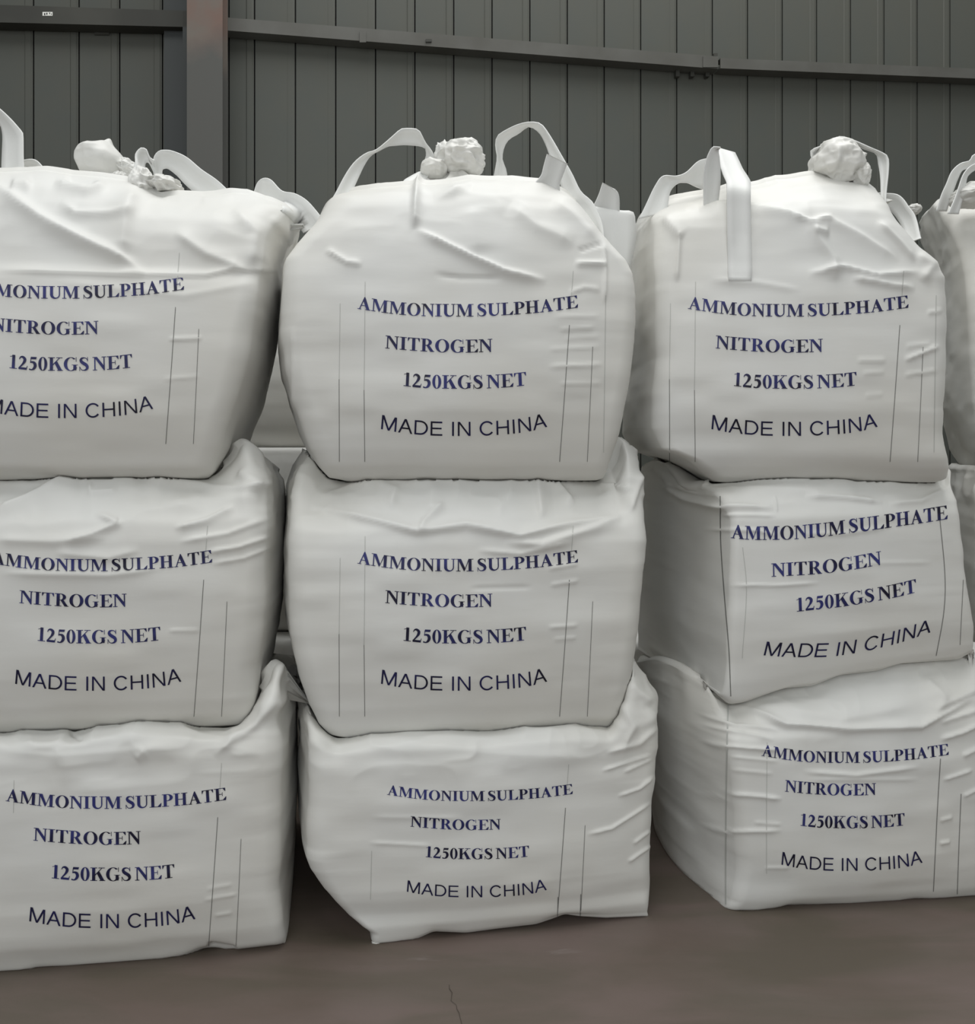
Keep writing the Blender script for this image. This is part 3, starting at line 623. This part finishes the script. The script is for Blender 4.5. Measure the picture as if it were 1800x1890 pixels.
keys = [(1352,-130,452,.42,.40,.1),(1347,-145,464,.47,.44,.1),(1325,-155,472,.52,.48,.11),(1300,-170,482,.54,.5,.12),(1250,-185,492,.55,.52,.12),(1200,-195,505,.56,.54,.12),(1150,-200,515,.565,.54,.12),(1100,-200,522,.57,.54,.12),(1050,-200,526,.57,.54,.1),(1000,-200,528,.565,.54,.1),(965,-200,528,.55,.53,.1),(935,-200,528,.51,.52,.1),(905,-198,527,.46,.5,.1),(885,-195,524,.41,.45,.1),(872,-190,515,.36,.4,.1)]
L1, b = make_bag(-1.27, 3.40, YAW, keys, 1.42, rim=[(-100,885),(0,884),(66,879),(95,866),(135,862),(152,866),(165,857),(250,858),(258,866),(270,862),(285,860),(310,875),(345,885),(380,886),(402,875),(432,850),(455,812),(475,830),(510,862),(530,880)],
  creases=[([(-20,950),(40,925),(80,908),(130,880),(165,862)],6,12,.016),([(120,1000),(170,985),(215,966),(175,948)],4,8,.011),([(165,890),(168,910),(218,905)],5,5,.008),([(320,975),(380,962),(435,937)],4,7,.010),([(330,1000),(420,985),(500,955)],5,5,.006),([(380,1020),(440,1010),(500,990)],4,4,.007),([(390,1040),(450,1030),(500,1010)],3,4,.005),([(270,880),(350,900),(430,905),(500,900)],9,7,.012),([(460,905),(500,890)],5,5,.008),([(440,870),(480,900)],10,10,.010),([(-20,995),(100,1000),(200,992)],12,8,.008),([(100,1020),(200,1030),(260,1015)],10,6,.005),([(0,1058),(200,1062),(300,1050)],6,6,.004),([(310,1164),(370,1163)],2,3,.003),([(300,930),(400,925),(480,920)],14,20,.010)],
  seed=5, label='white bulk bag in the left stack, between the top and floor bags', group=GRP, hum=.8, top_rough=.008)
print_all(L1, b, -675, 470); tmpl_seams(L1, b, -675, 470, left=False)

keys = [(885,-120,400,.42,.40,.12),(880,-130,420,.46,.44,.12),(862,-140,440,.52,.48,.12),(825,-160,460,.54,.5,.12),(800,-172,467,.55,.52,.12),(750,-185,487,.56,.54,.12),(700,-190,500,.565,.54,.12),(650,-195,509,.565,.54,.12),(600,-200,515,.565,.54,.12),(550,-200,519,.56,.54,.1),(515,-200,522,.55,.54,.1),(495,-198,526,.53,.53,.1),(460,-190,544,.52,.5,.1),(430,-180,556,.505,.48,.12),(405,-170,556,.48,.46,.14),(388,-150,535,.44,.42,.16),(375,-130,505,.38,.38,.16),(368,-120,495,.31,.34,.16)]
L2, b = make_bag(-1.27, 3.40, YAW, keys, 2.33, rim=[(-150,325),(0,318),(86,317),(120,321),(200,330),(250,340),(296,366),(379,370),(431,363),(500,370),(560,400)],
  creases=[([(-20,330),(0,350),(75,402),(150,440),(225,475),(268,508)],9,16,.020),([(-20,500),(100,505),(240,508),(380,508),(430,498),(520,500)],9,3,.008),([(300,372),(379,374),(431,366),(496,370)],14,4,.012),([(430,385),(470,430),(462,495)],12,12,.010),([(320,430),(380,470),(455,498)],14,8,.010),([(110,375),(140,395),(250,395)],7,8,.010),([(20,345),(60,345)],10,10,.012),([(100,340),(160,355),(200,345)],8,8,.014),([(120,330),(180,345)],6,6,-.01),([(310,625),(375,624)],2,3,.005),([(300,700),(370,695)],3,3,.002),([(240,350),(230,420),(225,470)],18,22,.016),([(100,520),(340,545),(480,520)],8,8,.003),([(500,400),(530,440),(525,490)],14,10,.010)],
  seed=6, label='white bulk bag on top of the left stack with slumped loops', group=GRP, dome=.02, hum=.7, top_rough=.006)
print_all(L2, b, -727, -33); tmpl_seams(L2, b, -727, -33, left=False)
ribbon(L2, [(-60,300),(-50,230),(-30,205),(-8,198),(3,204),(21,221),(36,238),(42,248),(43,295),(46,330),(50,350)], [(-30,310),(-25,260),(-15,235),(-6,228),(1,232),(4,243),(5,256),(4,280),(3,308),(3,330),(2,350)], 3.15, 3.05, .03)
ribbon(L2, [(30,322),(38,300),(48,295),(64,295),(76,305),(88,322)], [(44,324),(48,318),(54,315),(60,316),(66,320),(74,326)], 3.15, 3.15, .04, n=18)
knot(L2, 187, 299, 3.35, 39, 36, .12, 51, amp=.10, fr=1.1, spikes=((.42,-.1,.95,.16,.010),(-.95,-.1,.3,.10,.02)), neck=((190,318,30),(190,352,90)), label='puffed tied spout')
knot(L2, 236, 312, 3.38, 17, 16, .07, 52, amp=.2, name='spout_fold')
knot(L2, 225, 335, 3.2, 16, 14, .05, 54, amp=.35, name='spout_fold')
ribbon(L2, [(226,380),(236,350),(245,318),(250,300),(250,285),(257,275),(262,273),(270,276),(276,290),(285,296)], [(288,384),(284,366),(276,345),(270,325),(268,312),(268,305),(270,300),(274,300),(278,305),(284,318)], 3.12, 3.22, .03, n=30)
ribbon(L2, [(284,320),(284,292),(293,279),(305,277),(319,279),(344,290),(372,313),(401,333),(432,362),(446,374)], [(300,348),(299,322),(300,313),(306,311),(312,313),(327,325),(339,338),(352,350),(376,372),(392,384)], 3.25, 3.2, .03)
knot(L2, 302, 344, 3.14, 30, 16, .08, 56, amp=.25, name='spout_fold')
knot(L2, 262, 345, 3.10, 20, 34, .06, 57, amp=.2, name='spout_fold')
ribbon(L2, [(470,368),(469,357),(475,338),(486,329),(500,332),(520,352),(544,357),(565,369),(582,387),(600,410)], [(484,388),(486,372),(489,366),(494,367),(502,376),(512,384),(528,396),(541,409),(552,420),(560,430)], 3.45, 3.35, .03, stick=(0, .2))
ribbon(L2, [(496,372),(505,392),(513,408),(530,414),(560,414)], [(484,376),(495,400),(505,418),(525,426),(562,420)], 3.36, 3.3, .02, n=20)

# ---- right stack
keys = [(1672,1325,1850,.50,.30,.05),(1665,1316,1856,.53,.34,.06),(1650,1300,1860,.55,.4,.07),(1625,1275,1862,.56,.44,.08),(1600,1252,1864,.565,.48,.08),(1550,1217,1866,.57,.52,.08),(1500,1205,1868,.575,.53,.07),(1400,1192,1870,.575,.54,.06),(1345,1186,1868,.565,.54,.06,.05),(1310,1182,1862,.53,.54,.06,.10),(1285,1178,1852,.47,.52,.06,.12),(1262,1176,1840,.42,.47,.06,.14)]
R0, b = make_bag(1.22, 3.82, .125, keys, .66, rim=[(1172,1200),(1200,1210),(1240,1222),(1300,1264),(1340,1300),(1370,1294),(1430,1273),(1490,1266),(1550,1244),(1620,1237),(1660,1224),(1770,1214),(1800,1190),(1900,1200)],
  bot=[(1330,1684),(1385,1686),(1430,1676),(1447,1671),(1490,1673),(1560,1673),(1650,1668),(1685,1660),(1740,1664),(1800,1661),(1870,1656)], zbot=0,
  creases=[([(1345,1302),(1390,1318),(1450,1340),(1560,1348),(1700,1342),(1760,1310),(1800,1285)],8,4,.015),([(1295,1320),(1360,1338),(1440,1348)],3,4,.006),([(1300,1340),(1370,1352),(1430,1365)],3,4,.006),([(1298,1372),(1380,1380),(1440,1384)],3,4,.007),([(1345,1396),(1440,1405)],3,4,.003),([(1345,1420),(1430,1428)],3,4,.003),([(1345,1465),(1400,1469),(1445,1475)],3,4,.007),([(1295,1471),(1335,1470)],2.5,3,.003),([(1480,1424),(1580,1430),(1700,1414)],4,5,.006),([(1490,1438),(1700,1438)],3,4,.003),([(1740,1440),(1795,1420)],3,3,.006),([(1735,1365),(1775,1352),(1810,1335)],4,4,.010),([(1730,1335),(1810,1310)],4,4,.009),([(1725,1310),(1810,1270)],5,4,.008),([(1775,1395),(1810,1378)],3,4,.008),([(1295,1525),(1345,1534),(1445,1532)],3,4,.006),([(1390,1518),(1445,1522)],3,3,.003),([(1735,1515),(1760,1508)],3,3,.005),([(1735,1557),(1755,1553)],2.5,3,.006),([(1410,1602),(1460,1602)],3,3,.003),([(1777,1470),(1805,1455)],3,3,.006),([(1360,1300),(1550,1330),(1700,1300)],24,14,.010),([(1700,1250),(1740,1290),(1720,1325)],10,14,.012),([(1320,1325),(1322,1360)],6,6,.003)],
  seed=7, label='white bulk bag on the floor, bottom of the right stack, heavily creased', group=GRP, hum=.8, bx=.07, top_rough=.008)
print_all(R0, b, 746, 827, .849, .905)
f = [(1736,1400),(1731,1480),(1727,1560),(1723,1645)]; seam(R0, b, f, 1.2); seam(R0, b, [(1774,1465),(1770,1560),(1767,1650)], 1.1)
seam(R0, b, [(1344,1302),(1341,1450),(1340,1560),(1340,1676)], 2.4, M_seamf, name='corner_seam'); seam(R0, b, [(1416,1370),(1415,1500),(1415,1612)], .9, M_seamf)

keys = [(1256,1187,1776,.50,.48,.05,.165),(1250,1182,1784,.53,.5,.05,.16),(1225,1178,1795,.545,.52,.05,.13),(1190,1177,1799,.55,.54,.05,.10),(1160,1177,1796,.555,.54,.05,.08),(1100,1176,1787,.56,.55,.05,.06),(1000,1177,1776,.56,.55,.05,.03),(950,1179,1770,.555,.55,.05,.02),(925,1180,1764,.53,.54,.06,.02),(900,1181,1757,.48,.52,.06,.01),(882,1182,1752,.42,.48,.06),(868,1186,1744,.36,.42,.06)]
R1, b = make_bag(1.18, 3.83, .13, keys, 1.44, rim=[(1172,845),(1185,838),(1222,842),(1240,872),(1262,898),(1330,893),(1385,873),(1440,861),(1500,858),(1540,853),(1562,860),(1600,858),(1620,853),(1650,860),(1700,865),(1735,870),(1745,850),(1760,868)],
  bot=[(1180,1196),(1300,1262),(1345,1300),(1370,1297),(1430,1276),(1450,1270),(1500,1266),(1550,1246),(1620,1238),(1660,1225),(1770,1217),(1800,1200)],
  creases=[([(1215,890),(1270,922),(1330,937),(1430,937)],5,6,.014),([(1330,951),(1435,951)],3,3,.005),([(1300,977),(1400,979),(1440,990)],3,3,.004),([(1484,920),(1560,921),(1630,928)],6,3,.012),([(1640,930),(1700,925),(1752,900)],6,5,.008),([(1480,985),(1560,985),(1645,972)],4,4,.003),([(1345,1080),(1440,1080),(1515,1075)],2,3,.004),([(1580,1040),(1725,1038)],4,4,.002),([(1280,905),(1440,905),(1550,915)],10,12,.010),([(1430,915),(1435,945)],2,2,.004),([(1200,850),(1240,895),(1290,905)],8,6,.010),([(1700,870),(1740,890)],8,8,.010),([(1200,1190),(1260,1230),(1300,1245)],8,6,.008)],
  seed=8, label='white bulk bag tilted askew between the top and floor bags of the right stack', group=GRP, hum=.7, top_rough=.007)
line_of_print(R1, b, 'AMMONIUM SULPHATE', 1, [(1350,993),(1375,995.5),(1400,996.5),(1440,996),(1470,995),(1500,992),(1530,989),(1575,982.5),(1605,979),(1640,974),(1675,969),(1705,965),(1730,961),(1749,958)], 25, .3)
line_of_print(R1, b, 'NITROGEN', 1, [(1424,1064.5),(1450,1063),(1500,1060),(1540,1056),(1580,1050.5),(1627,1041.5)], 24.5, .35)
line_of_print(R1, b, '1250KGS NET', 1, [(1469,1129),(1500,1125.5),(1550,1120),(1600,1112),(1650,1103),(1692,1093)], 24.5, .35)
line_of_print(R1, b, 'MADE IN CHINA', 0, [(1407,1209),(1450,1212),(1500,1212.5),(1530,1211.7),(1550,1209.5),(1590,1203),(1620,1196),(1660,1186),(1716,1167)], 25.5, .3, shear=.22)
seam(R1, b, [(1330,916),(1331,1000),(1337,1090),(1346,1200),(1349,1285)], 1.5, name='corner_seam'); seam(R1, b, [(1371,1010),(1378,1090),(1370,1215)], .9, M_seamf)
seam(R1, b, [(1735,960),(1744,1060),(1742,1130),(1728,1210)], 1.2); seam(R1, b, [(1778,1070),(1775,1130),(1772,1190)], .9)

keys = [(890,1285,1728,.42,.40,.10),(882,1262,1745,.47,.44,.10),(862,1232,1750,.52,.48,.1),(845,1205,1748,.54,.5,.1),(830,1165,1745,.545,.53,.1),(800,1150,1740,.55,.55,.12),(750,1150,1738,.56,.56,.12),(700,1156,1743,.565,.58,.12),(650,1153,1745,.565,.58,.12),(600,1153,1747,.565,.58,.12),(550,1156,1747,.56,.58,.11),(510,1158,1742,.55,.58,.1),(485,1162,1726,.54,.55,.1),(450,1166,1690,.53,.5,.12),(420,1172,1664,.52,.46,.14),(398,1181,1645,.50,.42,.16),(386,1189,1636,.46,.38,.16),(368,1203,1620,.35,.33,.16),(352,1225,1600,.24,.26,.14)]
R2, b = make_bag(1.10, 3.80, -.045, keys, 2.46, rim=[(1195,390),(1230,369),(1290,358),(1400,337),(1500,322),(1600,338),(1632,358)],
  creases=[([(1290,385),(1345,381),(1390,384),(1440,392),(1490,404)],5,12,.016),([(1490,404),(1510,440),(1540,480),(1540,520)],10,14,.014),([(1500,400),(1530,405),(1580,430),(1660,480)],6,14,.010),([(1340,390),(1343,520)],6,6,.003),([(1386,390),(1388,520)],6,6,.003),([(1310,515),(1400,522),(1480,535)],4,8,.004),([(1490,505),(1560,492),(1620,508),(1700,500)],4,7,.014),([(1570,512),(1640,525),(1690,532)],5,6,.012),([(1620,410),(1660,450),(1690,485)],10,6,.014),([(1500,425),(1530,430)],8,6,.014),([(1460,400),(1500,410),(1540,400)],4,5,.012),([(1670,640),(1720,634)],3,3,.004),([(1668,665),(1690,656),(1735,638)],3,3.5,.009),([(1668,692),(1730,684)],3,3,.005),([(1710,578),(1740,573)],3,3,.005),([(1580,664),(1637,664)],2,4,.005),([(1590,690),(1635,686)],3,3,.003),([(1255,430),(1250,520)],4,6,.008),([(1225,400),(1260,440)],10,8,.012),([(1595,730),(1632,728)],3,3,.0025),([(1690,470),(1720,490),(1700,520)],10,10,.012)],
  seed=9, label='white bulk bag on top of the right stack, broad front strap loop', group=GRP, dome=.02, hum=.7, top_rough=.006)
print_all(R2, b, 610, 0); tmpl_seams(R2, b, 610, 0)
ribbon(R2, [(1180,404),(1193,377),(1209,344),(1224,325),(1248,325),(1267,318),(1287,299),(1302,293),(1322,292)], [(1232,392),(1236,360),(1242,347),(1253,338),(1263,337),(1271,338),(1285,345),(1300,350),(1320,352)], 3.42, 3.5, .03)
ribbon(R2, [(1300,400),(1299,360),(1299,322),(1304,295),(1311,278),(1317,271),(1330,272)], [(1322,402),(1326,375),(1330,340),(1330,310),(1328,290),(1326,278),(1330,272)], 3.36, 3.30, .02, n=24)
ribbon(R2, [(1318,271,3.46),(1322,280,3.43),(1327,296,3.39),(1334,320,3.33),(1341,336,3.28),(1342,350,3.25),(1342,383,3.245),(1343,440,3.24),(1344,500,3.24),(1346,530,3.24)], [(1357,282),(1364,296),(1372,313),(1380,325),(1386,337),(1386,352),(1386,386),(1387,440),(1388,500),(1386,530)], 3.5, 3.34, .0, n=56, stick=(0, .3), label='broad webbing loop folded over the front')
ribbon(R2, [(1510,345),(1506,319),(1500,295),(1497,278),(1520,268),(1535,260),(1551,252),(1574,258),(1606,272),(1633,284),(1640,293),(1640,317),(1636,356),(1634,402),(1634,430)], [(1526,345),(1516,319),(1510,300),(1512,286),(1525,278),(1540,270),(1555,262),(1578,269),(1600,277),(1617,284),(1621,301),(1625,328),(1626,360),(1626,402),(1626,430)], 3.6, 3.42, .03)
ribbon(R2, [(1622,356),(1637,357),(1656,359),(1668,368),(1677,381),(1690,400),(1700,440)], [(1620,380),(1632,380),(1642,388),(1650,396),(1655,402),(1665,420),(1672,450)], 3.55, 3.4, .05, n=24)
knot(R2, 1545, 302, 3.55, 44, 40, .12, 61, amp=.2, fr=1.7, neck=((1545,330,28),(1548,385,88)), label='crumpled tied spout under its loop', spikes=((.8,-.1,.35,.14,.02),))
knot(R2, 1586, 325, 3.53, 17, 25, .07, 62, amp=.15, name='spout_fold')

# ---- stack beyond the right one, cut by the frame
FG = 'white bulk bags of the stack cut off at the frame edge'
keysF = lambda y0, y1, L0_, Rr: None
keys = [(1560,1800,2330,.48,.42,.08),(1545,1780,2345,.53,.5,.1),(1450,1765,2360,.55,.53,.12),(1300,1755,2365,.56,.54,.12),(1260,1758,2350,.52,.5,.12),(1235,1780,2320,.42,.42,.12)]
F0, b = make_bag(2.35, 4.1, -.33, keys, .66, zbot=0, seed=11, label='white bulk bag on the floor, hidden behind the right stack', group=FG, quality=.45)
keys = [(1240,1815,2300,.44,.42,.12),(1225,1790,2325,.5,.48,.12),(1190,1772,2340,.54,.5,.12),(1100,1755,2360,.56,.53,.12),(1000,1742,2368,.565,.54,.12),(930,1740,2365,.55,.54,.1),(890,1745,2350,.5,.5,.1),(868,1752,2330,.42,.42,.1)]
F1, b = make_bag(2.35, 4.1, -.33, keys, 1.44, seed=12, label='white bulk bag at the picture edge, below the edge stack top bag', group=FG, quality=.6)
keys = [(868,1800,2290,.42,.42,.12),(858,1770,2310,.48,.48,.12),(830,1752,2330,.54,.5,.12),(760,1738,2350,.56,.53,.12),(600,1730,2360,.565,.54,.12),(530,1728,2355,.55,.54,.1),(480,1716,2330,.51,.52,.1),(440,1704,2310,.46,.5,.12),(410,1699,2290,.42,.48,.14),(385,1703,2275,.37,.46,.14),(365,1710,2255,.31,.42,.14),(355,1720,2230,.24,.36,.14)]
F2, b = make_bag(2.35, 4.1, -.33, keys, 2.60, seed=13, label='white bulk bag at the picture edge, top of its stack, paired narrow loops', group=FG, dome=.02, quality=.8)
ribbon(F2, [(1728,390),(1738,360),(1747,340),(1757,317),(1773,302),(1790,297),(1795,288),(1803,284),(1815,286),(1835,330),(1850,380)], [(1748,390),(1755,368),(1762,348),(1768,332),(1776,316),(1786,311),(1796,306),(1803,304),(1812,306),(1822,335),(1836,380)], 3.72, 3.75, .03)
ribbon(F2, [(1750,395),(1762,368),(1770,345),(1777,325),(1786,312),(1797,304),(1812,303),(1840,340),(1850,390)], [(1770,395),(1777,368),(1782,350),(1785,330),(1790,322),(1798,316),(1808,314),(1826,345),(1836,390)], 3.62, 3.7, .03)
knot(F2, 1802, 362, 3.7, 38, 18, .12, 71, amp=.2, fr=1.8, spikes=((-.3,-.1,.9,.3,.04),))
knot(F2, 1684, 388, 3.9, 12, 9, .05, 72, amp=.3, name='loose_fold', nu=50, nv=36)

# ---- second row, seen through the gap between left and middle stacks
BG = 'white bulk bags of the rear row'
keys = [(1400,330,760,.45,.45,.1),(1390,315,775,.5,.5,.1),(1300,305,785,.53,.53,.12),(1180,305,785,.53,.53,.12),(1160,320,770,.45,.45,.12)]
B0, b = make_bag(-.97, 4.93, YAW, keys, .64, zbot=0, seed=14, label='white bulk bag on the floor of the rear row', group=BG, quality=.4)
keys = [(1165,330,760,.45,.45,.1),(1150,315,775,.5,.5,.1),(1080,305,785,.53,.53,.12),(900,305,785,.545,.53,.12),(850,310,780,.545,.5,.12),(833,314,776,.54,.4,.12)]
B1, b = make_bag(-.97, 4.93, YAW, keys, 1.53, seed=15, top_rough=.002, label='white bulk bag of the rear row under the one in the gap', group=BG, quality=.5)
keys = [(828,345,750,.44,.40,.1),(818,325,765,.48,.45,.1),(790,310,778,.52,.52,.12),(700,305,785,.54,.54,.12),(560,305,785,.53,.53,.12),(520,330,760,.42,.42,.12),(505,360,730,.3,.3,.12)]
B2, b = make_bag(-.97, 4.93, YAW, keys, 2.44, seed=16, label='white bulk bag of the rear row, seen through the gap beside the middle stack', group=BG, quality=.5, dome=.02)

keys = [(1400,990,1400,.45,.45,.1),(1390,975,1415,.5,.5,.1),(1300,965,1425,.53,.53,.12),(1180,965,1425,.53,.53,.12),(1160,980,1410,.45,.45,.12)]
B3, b = make_bag(1.25, 5.3, YAW, keys, .64, zbot=0, seed=17, label='white rear-row bulk bag on the floor, in the dark gap beside the right stack', group=BG, quality=.4)
# soft bags give way to what presses on them
for lo_, up_ in ((M0, M1), (M1, M2), (L0, L1), (L1, L2), (R0, R1), (R1, R2), (F0, F1), (F1, F2), (B0, B1), (B1, B2), (L0, M0), (L1, M0), (L1, M1), (L2, M1), (L2, M2), (L0, M1), (R0, M0), (R0, M1), (R1, M0), (R1, M1), (R2, M1), (R2, M2), (R1, M2), (F0, R0), (F1, R1), (F1, R0), (F2, R1), (F2, R2)):
    settle(lo_, up_)
